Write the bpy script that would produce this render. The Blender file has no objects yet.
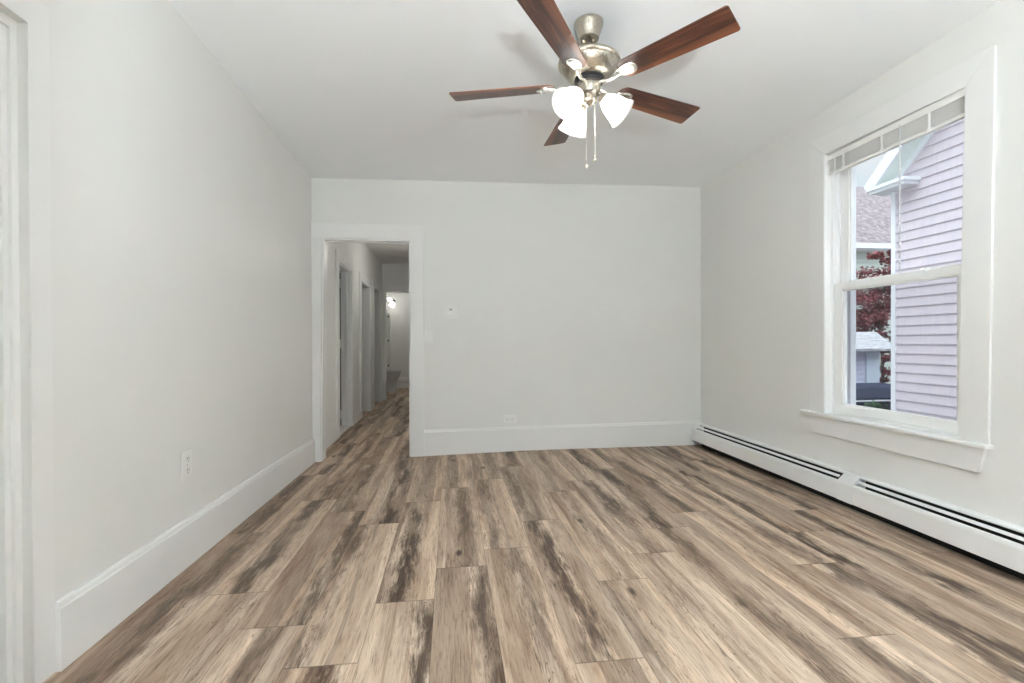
import bpy, bmesh, math, random
from mathutils import Vector, Matrix
random.seed(7)
C = bpy.context.scene.collection
SC = bpy.context.scene
R = math.radians

# ---------------------------------------------------------------- camera
cd = bpy.data.cameras.new('camera'); cam = bpy.data.objects.new('camera', cd); C.objects.link(cam)
SC.camera = cam
cd.sensor_width = 36; cd.lens = 492.17 / 1024 * 36; cd.shift_y = 3.54 / 1024; cd.clip_start = .02
def cam_matrix(yaw, pitch, roll, z):
    cy, sy = math.cos(yaw), math.sin(yaw)
    f = Vector((sy, cy, 0)); r = Vector((cy, -sy, 0)); u = Vector((0, 0, 1))
    cp, sp = math.cos(pitch), math.sin(pitch)
    f2 = f * cp + u * sp; u2 = u * cp - f * sp
    cr, sr = math.cos(roll), math.sin(roll)
    r3 = r * cr + u2 * sr; u3 = u2 * cr - r * sr
    return Matrix(((r3.x, u3.x, -f2.x, 0), (r3.y, u3.y, -f2.y, 0), (r3.z, u3.z, -f2.z, z), (0, 0, 0, 1)))
cam.matrix_world = cam_matrix(R(7.0776), R(-.36743), R(-.22299), 1.0492)

# ---------------------------------------------------------------- world, exposure
SC.view_settings.view_transform = 'Standard'; SC.view_settings.look = 'None'
SC.view_settings.gamma = 1; SC.view_settings.use_curve_mapping = False
SC.view_settings.exposure = 0.3
SC.cycles.use_denoising = True
SC.cycles.max_bounces = 16; SC.cycles.diffuse_bounces = 10; SC.cycles.transparent_max_bounces = 24
SC.cycles.sample_clamp_indirect = 0; SC.cycles.caustics_reflective = False; SC.cycles.caustics_refractive = False
W = bpy.data.worlds.new('sky'); SC.world = W; W.use_nodes = True
wn = W.node_tree.nodes; wl = W.node_tree.links; wn.clear()
tc = wn.new('ShaderNodeTexCoord'); sep = wn.new('ShaderNodeSeparateXYZ'); wl.new(tc.outputs['Generated'], sep.inputs[0])
nz = wn.new('ShaderNodeTexNoise'); nz.inputs['Scale'].default_value = 3.2; nz.inputs['Detail'].default_value = 5; wl.new(tc.outputs['Generated'], nz.inputs['Vector'])
cr = wn.new('ShaderNodeValToRGB'); cr.color_ramp.elements[0].position = .40; cr.color_ramp.elements[0].color = (.62, .80, .94, 1)
cr.color_ramp.elements[1].position = .60; cr.color_ramp.elements[1].color = (.93, .96, .99, 1); wl.new(nz.outputs['Fac'], cr.inputs[0])
mr = wn.new('ShaderNodeMapRange'); mr.inputs['From Min'].default_value = .2; mr.inputs['From Max'].default_value = -.5   # brighter side of the sky behind
mr.inputs['To Min'].default_value = .95; mr.inputs['To Max'].default_value = 1.4; wl.new(sep.outputs['Y'], mr.inputs['Value'])
bg = wn.new('ShaderNodeBackground'); wo = wn.new('ShaderNodeOutputWorld')
wl.new(cr.outputs[0], bg.inputs['Color']); 
mz = wn.new('ShaderNodeMapRange'); mz.interpolation_type = 'SMOOTHSTEP'; mz.inputs['From Min'].default_value = .40; mz.inputs['From Max'].default_value = .85   # overcast: brighter overhead
mz.inputs['To Min'].default_value = .85; mz.inputs['To Max'].default_value = 4.2; wl.new(sep.outputs['Z'], mz.inputs['Value'])
mu = wn.new('ShaderNodeMath'); mu.operation = 'MULTIPLY'; wl.new(mr.outputs[0], mu.inputs[0]); wl.new(mz.outputs[0], mu.inputs[1])
wl.new(mu.outputs[0], bg.inputs['Strength']); wl.new(bg.outputs[0], wo.inputs[0])
BULB = 40.0       # lamp bulb emission
REAR = 20.0       # unseen ceiling fill light added behind the camera
UP = 440.0        # unseen upward fill light added behind the camera

# ---------------------------------------------------------------- materials
def mat(name, col, rough=.6, metal=0, emit=None, es=0, coat=0, spec=None):
    m = bpy.data.materials.new(name); m.use_nodes = True; b = m.node_tree.nodes['Principled BSDF']
    b.inputs['Base Color'].default_value = (*col, 1); b.inputs['Roughness'].default_value = rough; b.inputs['Metallic'].default_value = metal
    if emit: b.inputs['Emission Color'].default_value = (*emit, 1); b.inputs['Emission Strength'].default_value = es
    if coat: b.inputs['Coat Weight'].default_value = coat; b.inputs['Coat Roughness'].default_value = .25
    if spec is not None: b.inputs['Specular IOR Level'].default_value = spec
    return m
def nodes(m): return m.node_tree.nodes, m.node_tree.links, m.node_tree.nodes['Principled BSDF']
def noise_mat(name, c1, c2, scale, rough=.6, stretch=(1, 1, 1), bump=0, lo=.35, hi=.65, detail=4, coord='Object', metal=0, coat=0):
    m = mat(name, c1, rough, metal, coat=coat); n, l, b = nodes(m)
    t = n.new('ShaderNodeTexCoord'); mp = n.new('ShaderNodeMapping'); mp.inputs['Scale'].default_value = stretch
    z = n.new('ShaderNodeTexNoise'); z.inputs['Scale'].default_value = scale; z.inputs['Detail'].default_value = detail
    r = n.new('ShaderNodeValToRGB'); r.color_ramp.elements[0].position = lo; r.color_ramp.elements[0].color = (*c1, 1)
    r.color_ramp.elements[1].position = hi; r.color_ramp.elements[1].color = (*c2, 1)
    l.new(t.outputs[coord], mp.inputs[0]); l.new(mp.outputs[0], z.inputs['Vector']); l.new(z.outputs['Fac'], r.inputs[0]); l.new(r.outputs[0], b.inputs['Base Color'])
    if bump:
        bp = n.new('ShaderNodeBump'); bp.inputs['Strength'].default_value = bump; bp.inputs['Distance'].default_value = .002
        l.new(z.outputs['Fac'], bp.inputs['Height']); l.new(bp.outputs[0], b.inputs['Normal'])
    return m
PW = (.75, .75, .725)
M = {}
M['wall'] = noise_mat('wall_paint', PW, (.735, .735, .71), 2.2, .5, bump=0)
M['ceil'] = noise_mat('ceiling_paint', (.845, .865, .875), (.855, .875, .885), 1.5, .8)
M['trim'] = mat('trim_paint', (.765, .765, .75), .38)
M['heater'] = mat('heater_enamel', (.80, .805, .79), .35)
M['dark'] = mat('heater_shade_black', (.012, .012, .012), .8)  # black standing in for shade in and under the heater
M['fin'] = mat('fin_metal', (.05, .05, .05), .6, .5)
M['plastic'] = mat('white_plastic', (.79, .79, .765), .4)
M['slot'] = mat('slot_dark', (.20, .195, .185), .6)
M['vinyl'] = mat('white_vinyl', (.86, .86, .85), .35)
M['blind'] = mat('blind_slat', (.80, .79, .76), .45)
M['porcelain'] = mat('porcelain', (.55, .55, .56), .10)
M['chrome'] = mat('chrome', (.8, .8, .8), .15, 1)
M['hinge'] = mat('hinge_metal', (.55, .54, .50), .35, .9)
M['gap'] = mat('gap_shade_dark', (.06, .055, .05), .8)  # dark tone standing in for shade in the hinge gap
M['darkmetal'] = mat('dark_metal', (.12, .11, .10), .4, .8)

def nickel():
    m = mat('brushed_nickel', (.52, .475, .395), .27, 1); n, l, b = nodes(m)
    t = n.new('ShaderNodeTexCoord'); mp = n.new('ShaderNodeMapping'); mp.inputs['Scale'].default_value = (60, 60, 2)
    z = n.new('ShaderNodeTexNoise'); z.inputs['Scale'].default_value = 8
    r = n.new('ShaderNodeMapRange'); r.inputs['To Min'].default_value = .2; r.inputs['To Max'].default_value = .38
    l.new(t.outputs['Object'], mp.inputs[0]); l.new(mp.outputs[0], z.inputs['Vector']); l.new(z.outputs['Fac'], r.inputs['Value']); l.new(r.outputs[0], b.inputs['Roughness'])
    return m
M['nickel'] = nickel()
M['silver'] = mat('satin_silver', (.80, .78, .73), .22, 1)
M['black'] = mat('black_gasket', (.01, .01, .01), .4)
M['bulb'] = mat('lit_bulb', (1, 1, 1), .5, emit=(1, .985, .96), es=BULB)
M['bathbulb'] = mat('bath_lamp_glass', (1, 1, 1), .5, emit=(1, .97, .92), es=9)
M['upfill'] = mat('up_fill_glow', (1, 1, 1), .5, emit=(.87, .945, 1), es=UP)
M['hallfill'] = mat('hall_fill_glow', (1, 1, 1), .5, emit=(1, .985, .95), es=22)  # glow of the added hall fill lights
M['bathfill'] = mat('bath_fill_glow', (1, 1, 1), .5, emit=(1, .985, .95), es=17)  # glow of the added bathroom fill light
M['rearfill'] = mat('rear_fill_glow', (1, 1, 1), .5, emit=(1, .985, .95), es=REAR)

def frosted():
    m = bpy.data.materials.new('frosted_glass'); m.use_nodes = True; n, l = m.node_tree.nodes, m.node_tree.links; n.clear()
    o = n.new('ShaderNodeOutputMaterial'); tr = n.new('ShaderNodeBsdfTranslucent'); tr.inputs[0].default_value = (.86, .86, .85, 1)
    df = n.new('ShaderNodeBsdfDiffuse'); df.inputs[0].default_value = (.7, .7, .69, 1)
    gl = n.new('ShaderNodeBsdfGlossy'); gl.inputs['Roughness'].default_value = .15
    m1 = n.new('ShaderNodeMixShader'); m1.inputs[0].default_value = .75; l.new(df.outputs[0], m1.inputs[1]); l.new(tr.outputs[0], m1.inputs[2])
    m2 = n.new('ShaderNodeMixShader'); m2.inputs[0].default_value = .05; l.new(m1.outputs[0], m2.inputs[1]); l.new(gl.outputs[0], m2.inputs[2])
    l.new(m2.outputs[0], o.inputs[0]); return m
M['shade'] = frosted()
def glass(name, tint, fac):
    m = bpy.data.materials.new(name); m.use_nodes = True; n, l = m.node_tree.nodes, m.node_tree.links; n.clear()
    o = n.new('ShaderNodeOutputMaterial'); tr = n.new('ShaderNodeBsdfTransparent'); tr.inputs[0].default_value = (*tint, 1)
    gl = n.new('ShaderNodeBsdfGlossy'); gl.inputs['Roughness'].default_value = .02
    lw0 = n.new('ShaderNodeLayerWeight'); lw = n.new('ShaderNodeMapRange'); lw.inputs['From Min'].default_value = .35; lw.inputs['To Min'].default_value = .03; lw.inputs['To Max'].default_value = .5; l.new(lw0.outputs['Facing'], lw.inputs['Value'])
    mx = n.new('ShaderNodeMixShader'); ml = n.new('ShaderNodeMath'); ml.operation = 'MULTIPLY'; ml.inputs[1].default_value = fac
    l.new(lw.outputs[0], ml.inputs[0]); l.new(ml.outputs[0], mx.inputs[0]); l.new(tr.outputs[0], mx.inputs[1]); l.new(gl.outputs[0], mx.inputs[2]); l.new(mx.outputs[0], o.inputs[0]); return m
M['glass'] = glass('window_glass', (.97, .98, .98), 1.0)
def screen():
    m = bpy.data.materials.new('insect_screen'); m.use_nodes = True; n, l = m.node_tree.nodes, m.node_tree.links; n.clear()
    o = n.new('ShaderNodeOutputMaterial'); tr = n.new('ShaderNodeBsdfTransparent'); df = n.new('ShaderNodeBsdfDiffuse'); df.inputs[0].default_value = (.10, .09, .13, 1)
    mx = n.new('ShaderNodeMixShader'); mx.inputs[0].default_value = .13
    l.new(tr.outputs[0], mx.inputs[1]); l.new(df.outputs[0], mx.inputs[2]); l.new(mx.outputs[0], o.inputs[0]); return m
M['screen'] = screen()
M['clearwand'] = mat('clear_acrylic', (.62, .62, .62), .2)

def blade_wood():
    m = mat('cherry_blade', (.1, .03, .02), .42, coat=.55); n, l, b = nodes(m); b.inputs['Coat Roughness'].default_value = .42
    t = n.new('ShaderNodeTexCoord'); mp = n.new('ShaderNodeMapping'); mp.inputs['Scale'].default_value = (2.2, 34, 6)
    z = n.new('ShaderNodeTexNoise'); z.inputs['Scale'].default_value = 1.6; z.inputs['Detail'].default_value = 7; z.inputs['Distortion'].default_value = .6
    r = n.new('ShaderNodeValToRGB'); e = r.color_ramp.elements
    e[0].position = .30; e[0].color = (.012, .004, .003, 1); e[1].position = .72; e[1].color = (.20, .068, .032, 1)
    k = e.new(.5); k.color = (.075, .022, .012, 1)
    # lighter sapwood strip along one edge
    mp2 = n.new('ShaderNodeSeparateXYZ'); l.new(t.outputs['Object'], mp2.inputs[0])
    mr2 = n.new('ShaderNodeMapRange'); mr2.inputs['From Min'].default_value = .018; mr2.inputs['From Max'].default_value = .045
    mx = n.new('ShaderNodeMix'); mx.data_type = 'RGBA'; mx.inputs['B'].default_value = (.27, .095, .042, 1)
    ml = n.new('ShaderNodeMath'); ml.operation = 'MULTIPLY'; ml.inputs[1].default_value = .65
    l.new(t.outputs['Object'], mp.inputs[0]); l.new(mp.outputs[0], z.inputs['Vector']); l.new(z.outputs['Fac'], r.inputs[0])
    l.new(mp2.outputs['Y'], mr2.inputs['Value']); l.new(mr2.outputs[0], ml.inputs[0]); l.new(ml.outputs[0], mx.inputs['Factor']); l.new(r.outputs[0], mx.inputs['A'])
    l.new(mx.outputs['Result'], b.inputs['Base Color']); return m
M['blade'] = blade_wood()

def floor_mat():
    m = mat('vinyl_plank', (.5, .4, .3), .45, spec=.16); n, l, b = nodes(m)
    def N(t, **k):
        q = n.new(t)
        for a, v in k.items(): setattr(q, a, v)
        return q
    def math_(op, a, b_=None, clamp=False):
        q = N('ShaderNodeMath', operation=op, use_clamp=clamp)
        for i, v in enumerate((a, b_)):
            if v is None: continue
            if isinstance(v, (int, float)): q.inputs[i].default_value = v
            else: l.new(v, q.inputs[i])
        return q.outputs[0]
    def mix(f, a, b_, bt='MIX'):
        q = N('ShaderNodeMix', data_type='RGBA', blend_type=bt)
        for k, v in (('Factor', f), ('A', a), ('B', b_)):
            if isinstance(v, tuple): q.inputs[k].default_value = (*v, 1)
            elif isinstance(v, (int, float)): q.inputs[k].default_value = v
            else: l.new(v, q.inputs[k])
        return q.outputs['Result']
    def ramp(f, *st):
        q = N('ShaderNodeValToRGB'); e = q.color_ramp.elements
        e[0].position, e[0].color = st[0][0], (*st[0][1], 1); e[1].position, e[1].color = st[-1][0], (*st[-1][1], 1)
        for p, c in st[1:-1]: k = e.new(p); k.color = (*c, 1)
        l.new(f, q.inputs[0]); return q.outputs[0]
    def sm(v, a, b_):
        q = N('ShaderNodeMapRange', interpolation_type='SMOOTHSTEP'); q.inputs['From Min'].default_value = a; q.inputs['From Max'].default_value = b_
        l.new(v, q.inputs['Value']); return q.outputs[0]
    uv = N('ShaderNodeUVMap', uv_map='plank'); su = N('ShaderNodeSeparateXYZ'); l.new(uv.outputs[0], su.inputs[0])
    at = N('ShaderNodeAttribute', attribute_name='plank_look'); sa = N('ShaderNodeSeparateXYZ'); l.new(at.outputs['Vector'], sa.inputs[0])   # streak centre, strength, seed
    u, v = su.outputs['X'], su.outputs['Y']; cen, stg, seed = sa.outputs['X'], sa.outputs['Y'], sa.outputs['Z']
    w = .235
    um = math_('MULTIPLY', u, w); sd = math_('MULTIPLY', seed, 37.0)
    def coords(sx, sy, off):
        cb = N('ShaderNodeCombineXYZ'); l.new(math_('MULTIPLY', um, sx), cb.inputs[0]); l.new(math_('MULTIPLY', v, sy), cb.inputs[1]); l.new(math_('ADD', sd, off), cb.inputs[2]); return cb.outputs[0]
    def noise(vec, sc, det=4, dis=0, rg=.5):
        q = N('ShaderNodeTexNoise'); q.inputs['Scale'].default_value = sc; q.inputs['Detail'].default_value = det; q.inputs['Distortion'].default_value = dis; q.inputs['Roughness'].default_value = rg
        l.new(vec, q.inputs['Vector']); return q.outputs['Fac']
    wander = noise(coords(2, 1.6, 0), 1.5, 3)
    wob = math_('MULTIPLY', math_('SUBTRACT', wander, .5), .75)
    d = math_('ABSOLUTE', math_('SUBTRACT', math_('ADD', u, wob), cen))
    edge = math_('MULTIPLY', math_('SUBTRACT', noise(coords(34, 4.5, 3), 1.5, 6, .5, .7), .5), .75)
    band = math_('SUBTRACT', 1.0, sm(math_('ADD', d, edge), .02, .30))
    brk = sm(noise(coords(5, 1.3, 9), 1.4, 4, .5), .34, .54)
    streak = math_('MULTIPLY', math_('MULTIPLY', band, stg), math_('ADD', math_('MULTIPLY', brk, .72), .28), True)
    fib = noise(coords(150, 9, 5), 1.0, 6, .1, .7)
    wide = noise(coords(13, 1.1, 13), 1.0, 4, .9)
    base = ramp(wide, (.26, (.26, .16, .105)), (.40, (.42, .30, .215)), (.55, (.545, .41, .305)), (.74, (.68, .54, .42)))
    grey = ramp(wide, (.26, (.20, .148, .11)), (.40, (.33, .26, .20)), (.55, (.43, .35, .275)), (.74, (.55, .46, .37)))
    su2 = math_('ADD', u, math_('MULTIPLY', math_('SUBTRACT', noise(coords(3, .9, 51), 1.2, 2), .5), .42))
    cb2 = N('ShaderNodeCombineXYZ'); l.new(math_('MULTIPLY', su2, 3.4), cb2.inputs[0]); l.new(sd, cb2.inputs[2])
    v1 = N('ShaderNodeTexVoronoi', feature='F1'); v1.inputs['Scale'].default_value = 1.0; v1.inputs['Randomness'].default_value = .8; l.new(cb2.outputs[0], v1.inputs['Vector'])
    sv1 = N('ShaderNodeSeparateColor'); l.new(v1.outputs['Color'], sv1.inputs[0])
    tone = sv1.outputs[0]; strip = sv1.outputs[1]
    wn_ = N('ShaderNodeTexWhiteNoise', noise_dimensions='1D'); l.new(seed, wn_.inputs['W'])
    tn = math_('ADD', math_('MULTIPLY', tone, .75), math_('MULTIPLY', wn_.outputs['Value'], .2))
    col = mix(tn, base, grey)
    col = mix(1.0, col, ramp(strip, (.2, (.74, .71, .69)), (.5, (.99, .98, .97)), (.8, (1.15, 1.14, 1.13))), 'MULTIPLY')
    fb = ramp(fib, (.30, (.50, .45, .40)), (.48, (1, 1, 1)), (.70, (1.2, 1.18, 1.15)))
    col = mix(1.0, col, fb, 'MULTIPLY')
    dk = ramp(fib, (.3, (.012, .006, .004)), (.66, (.085, .047, .030)))
    col = mix(math_('MULTIPLY', streak, .90), col, dk)
    # thin dark cathedral lines near the streak and knots
    ln = noise(coords(22, 1.5, 31), 1.6, 3, 1.6)
    line = math_('SUBTRACT', 1.0, sm(math_('ABSOLUTE', math_('SUBTRACT', ln, .53)), .0, .016))
    near = math_('SUBTRACT', 1.0, sm(d, .12, .5))
    col = mix(math_('MULTIPLY', math_('MULTIPLY', line, math_('ADD', math_('MULTIPLY', near, .8), .15)), .9), col, (.075, .046, .03))
    vo = N('ShaderNodeTexVoronoi'); vo.inputs['Scale'].default_value = 1.0; l.new(coords(5.5, 2.3, 41), vo.inputs['Vector'])
    sv = N('ShaderNodeSeparateColor'); l.new(vo.outputs['Color'], sv.inputs[0])
    kn = math_('MULTIPLY', math_('SUBTRACT', 1.0, sm(math_('ADD', vo.outputs['Distance'], math_('MULTIPLY', edge, .12)), .03, .13)), sm(sv.outputs[0], .45, .5))
    col = mix(math_('MULTIPLY', kn, .85), col, (.05, .03, .02))
    # seams
    du = math_('MINIMUM', u, math_('SUBTRACT', 1.0, u)); dv = math_('MINIMUM', v, math_('SUBTRACT', 1.29, v))
    seam = math_('MAXIMUM', math_('SUBTRACT', 1.0, sm(du, .0, .010)), math_('SUBTRACT', 1.0, sm(dv, .0, .005)))
    col = mix(math_('MULTIPLY', seam, .55), col, (.06, .042, .03))
    l.new(col, b.inputs['Base Color'])
    bp = N('ShaderNodeBump'); bp.inputs['Strength'].default_value = .25; bp.inputs['Distance'].default_value = .001
    l.new(math_('SUBTRACT', fib, math_('MULTIPLY', seam, 1.5)), bp.inputs['Height']); l.new(bp.outputs[0], b.inputs['Normal'])
    return m
M['floor'] = floor_mat()

# outside
M['siding'] = noise_mat('lavender_shingle', (.68, .59, .615), (.60, .535, .59), 3.0, .8, stretch=(1, 9, 1.2), lo=.3, hi=.7, detail=6)
M['extrim'] = mat('exterior_white_trim', (.80, .80, .82), .6)
M['soffit'] = mat('pale_green_soffit', (.74, .80, .74), .6)
M['shingles'] = noise_mat('roof_shingles', (.10, .078, .08), (.30, .24, .245), 7, .9, stretch=(1, 1, 1), lo=.3, hi=.7, detail=5)
M['greensiding'] = mat('pale_green_siding', (.56, .60, .54), .7)
M['shedroof'] = noise_mat('weathered_shed_roof', (.25, .24, .25), (.48, .47, .48), 6, .9, stretch=(1, 8, 1))
M['shedwall'] = mat('lavender_shed_siding', (.55, .56, .68), .7)
M['maple'] = noise_mat('red_maple_leaf', (.10, .022, .028), (.30, .07, .075), 7, .7)
M['shrubleaf'] = noise_mat('green_leaf', (.02, .06, .02), (.08, .17, .06), 9, .7)
M['bark'] = noise_mat('bark', (.06, .045, .04), (.13, .10, .09), 14, .9)
M['asphalt'] = noise_mat('driveway', (.10, .10, .10), (.16, .16, .155), 8, .95)
M['carpaint'] = mat('navy_car_paint', (.005, .012, .034), .6, spec=.12)
M['carglass'] = mat('dark_car_glass', (.01, .012, .015), .08)
M['tyre'] = mat('tyre_rubber', (.01, .01, .01), .8)

# ---------------------------------------------------------------- mesh helpers
def bm_new(): return bmesh.new()
def add_box(bm, x0, x1, y0, y1, z0, z1):
    v = [bm.verts.new((x, y, z)) for z in (z0, z1) for y in (y0, y1) for x in (x0, x1)]
    for f in ((0, 2, 3, 1), (4, 5, 7, 6), (0, 1, 5, 4), (2, 6, 7, 3), (0, 4, 6, 2), (1, 3, 7, 5)): bm.faces.new([v[i] for i in f])
def add_prism(bm, poly, axis, a, b):
    """poly of 2D points in the plane across axis, extruded from a to b along the axis"""
    def P(p, t):
        return {'x': (t, p[0], p[1]), 'y': (p[0], t, p[1]), 'z': (p[0], p[1], t)}[axis]
    A = [bm.verts.new(P(p, a)) for p in poly]; B = [bm.verts.new(P(p, b)) for p in poly]; n = len(poly)
    bm.faces.new(A); bm.faces.new(B[::-1])
    for i in range(n): bm.faces.new((A[i], B[i], B[(i + 1) % n], A[(i + 1) % n]))
def add_lathe(bm, prof, seg=40, mtx=None, cap=True):
    rings = []
    for r, z in prof:
        rings.append([bm.verts.new((r * math.cos(2 * math.pi * i / seg), r * math.sin(2 * math.pi * i / seg), z)) for i in range(seg)])
    for a, b in zip(rings, rings[1:]):
        for i in range(seg): bm.faces.new((a[i], a[(i + 1) % seg], b[(i + 1) % seg], b[i]))
    if cap: bm.faces.new(rings[0][::-1]); bm.faces.new(rings[-1])
    if mtx is not None: bmesh.ops.transform(bm, matrix=mtx, verts=[v for r in rings for v in r])
def add_tube(bm, pts, rad, seg=12):
    pts = [Vector(p) for p in pts]; rads = rad if isinstance(rad, (list, tuple)) else [rad] * len(pts); rings = []
    t0 = (pts[1] - pts[0]).normalized(); up = Vector((0, 0, 1)) if abs(t0.z) < .9 else Vector((1, 0, 0)); nrm = t0.cross(up).normalized()
    for i, p in enumerate(pts):
        t = (pts[min(i + 1, len(pts) - 1)] - pts[max(i - 1, 0)]).normalized()
        nrm = (nrm - t * nrm.dot(t)).normalized(); bn = t.cross(nrm)
        rings.append([bm.verts.new(p + (nrm * math.cos(2 * math.pi * k / seg) + bn * math.sin(2 * math.pi * k / seg)) * rads[i]) for k in range(seg)])
    for a, b in zip(rings, rings[1:]):
        for i in range(seg): bm.faces.new((a[i], a[(i + 1) % seg], b[(i + 1) % seg], b[i]))
    bm.faces.new(rings[0][::-1]); bm.faces.new(rings[-1])
def obj(name, bm, m, parent=None, bevel=0, smooth=True, ang=35):
    bmesh.ops.recalc_face_normals(bm, faces=bm.faces[:])
    me = bpy.data.meshes.new(name); bm.to_mesh(me); bm.free()
    o = bpy.data.objects.new(name, me); C.objects.link(o); me.materials.append(m)
    if smooth:
        me.polygons.foreach_set('use_smooth', [True] * len(me.polygons)); me.set_sharp_from_angle(angle=R(ang))
    if parent: o.parent = parent
    if bevel:
        b = o.modifiers.new('bevel', 'BEVEL'); b.width = bevel; b.segments = 2; b.limit_method = 'ANGLE'; b.angle_limit = R(40)
    return o
def box(name, m, parent, *a, bevel=0):
    bm = bm_new(); add_box(bm, *a); return obj(name, bm, m, parent, bevel, smooth=bool(bevel))
def prism(name, m, parent, poly, axis, a, b, bevel=0):
    bm = bm_new(); add_prism(bm, poly, axis, a, b); return obj(name, bm, m, parent, bevel, smooth=bool(bevel))
def tag(o, label, cat, group=None, kind=None):
    o['label'] = label
    if cat: o['category'] = cat
    if group: o['group'] = group
    if kind: o['kind'] = kind
    return o
def empty(name, loc=(0, 0, 0), rot=(0, 0, 0)):
    o = bpy.data.objects.new(name, None); C.objects.link(o); o.location = loc; o.rotation_euler = rot; return o
def struct(o, label=None, cat=None):
    o['kind'] = 'structure'
    if label: o['label'] = label
    if cat: o['category'] = cat
    return o

# ---------------------------------------------------------------- room shell
XL, XR, YB = -1.263, 2.514, 4.718
YR = -2.3                      # rear wall, behind the camera
def cl(t): return max(0., min(1., t))
def zfloor(x, y): return -.050 * cl((.8 - x) / 2.06) * cl((y - 1.7) / 3.0)
def zceil(x, y):      # old plaster ceiling: falls toward the back left corner and sags a little in the middle
    sag = .020 * max(0., math.cos(math.pi * (x - .65) / 3.75)) * max(0., math.cos(math.pi * cl(abs(y - 2.3) / 4.8)))
    return 2.606 - .046 * cl((y - 2.4) / 2.32) * cl((2.5 - x) / 3.78) - sag

def build_floor():
    bm = bm_new(); uvl = bm.loops.layers.uv.new('plank'); al = bm.loops.layers.float_vector.new('plank_look')
    w, L = .235, 1.29; X0 = -.307
    joint = {-4: .36, -3: .925, -2: .64, -1: .385, 0: .76, 1: 1.04, 2: 1.22, 3: .29, 4: .815, 5: 1.06, 6: .075, 7: .30, 8: .845, 9: 1.21, 10: .24, 11: .88}
    # (row, joint index) -> (streak centre, strength), read off the planks
    look = {(0, 1): (.30, 1.0), (0, 0): (.86, 1.0), (0, 2): (.6, .25), (-1, 2): (.72, 1.0), (-1, 1): (.08, .75), (-1, 3): (.4, .8),
            (-2, 1): (.9, .9), (-2, 2): (.35, .7), (-3, 1): (.45, .85), (-3, 2): (.6, .75), (-4, 1): (.6, .7), (-4, 2): (.3, .8), (1, 1): (.62, .62), (1, 0): (.86, .95), (1, 2): (.3, .25),
            (2, 1): (.30, .55), (2, 0): (.66, .6), (2, 2): (.7, .5), (3, 1): (.40, 1.0), (3, 0): (.7, .35), (3, 2): (.2, .6), (4, 1): (.6, .35), (4, 2): (.85, .35), (4, 0): (.3, .5),
            (5, 1): (.66, .95), (5, 0): (.2, .35), (5, 2): (.5, .3), (6, 1): (.35, .75), (6, 2): (.45, 1.0), (7, 1): (.7, .3), (7, 2): (.5, .8), (8, 1): (.55, .8)}
    rows = range(-17, 13)
    for k in rows:
        x0 = X0 + w * k; x1 = x0 + w
        rnd = random.Random(k * 17 + 5)
        off = joint.get(k, rnd.random() * L)
        jmin = math.floor((-2.4 - off) / L); j = jmin
        while off + j * L < 12.4:
            y0 = off + j * L - .02; y1 = y0 + L
            c, s = look.get((k, j), (rnd.uniform(.1, .9), rnd.choice((.25, .5, .7, .9, 1.0)))); seed = rnd.random()
            c0, s0 = max(x0, -3.4), min(x1, XR + .06); a0, a1 = max(y0, -2.45), min(y1, 12.3)
            if s0 > c0 and a1 > a0:
                ys = [a0] + [t for t in (1.7, 4.7) if a0 < t < a1] + [a1]
                if x1 < -1.5 and a1 < 4.9: j += 1; continue
                for b0, b1 in zip(ys, ys[1:]):
                    vs = [bm.verts.new((x, y, zfloor(x, y))) for x, y in ((c0, b0), (s0, b0), (s0, b1), (c0, b1))]
                    f = bm.faces.new(vs)
                    for lp in f.loops:
                        co = lp.vert.co; lp[uvl].uv = ((co.x - x0) / w, co.y - y0); lp[al] = Vector((c, s, seed))
            j += 1
    me = bpy.data.meshes.new('floor'); bm.to_mesh(me); bm.free()
    o = bpy.data.objects.new('floor', me); C.objects.link(o); me.materials.append(M['floor'])
    struct(o, 'wood-look plank floor in tan and dark brown running toward the hallway', 'floor')
build_floor()

def build_ceiling():
    bm = bm_new(); xs = [XL - .1, XL] + [XL + (XR - XL) * i / 12 for i in range(1, 13)] + [XR + .1]; ys = [YR - .1, -.1] + [-.1 + 2.5 * i / 6 for i in range(1, 7)] + [2.4 + 2.318 * i / 6 for i in range(1, 7)] + [YB + .07]
    g = [[bm.verts.new((x, y, zceil(x, y))) for x in xs] for y in ys]
    h = [[bm.verts.new((x, y, 2.75)) for x in xs] for y in ys]
    for q in (g, h):
        for a, b in zip(q, q[1:]):
            for i in range(len(xs) - 1): bm.faces.new((a[i], a[i + 1], b[i + 1], b[i]))
    ring = lambda q: q[0][:] + [r[-1] for r in q[1:]] + q[-1][-2::-1] + [r[0] for r in q[-2:0:-1]]
    a, b = ring(g), ring(h)
    for i in range(len(a)): bm.faces.new((a[i], a[(i + 1) % len(a)], b[(i + 1) % len(a)], b[i]))
    struct(obj('ceiling', bm, M['ceil'], ang=60), 'flat white painted ceiling of the empty room', 'ceiling')
build_ceiling()

# left wall, with a cased doorway whose near part is out of frame
bm = bm_new()
add_box(bm, XL - .15, XL, 1.655, YB + .14, -.1, 2.72)
add_box(bm, XL - .15, XL, .74, 1.655, 2.015, 2.72)
add_box(bm, XL - .15, XL, YR - .15, .74, -.1, 2.72)
struct(obj('wall_left', bm, M['wall'], smooth=False), 'long white painted wall on the left', 'wall')
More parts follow.
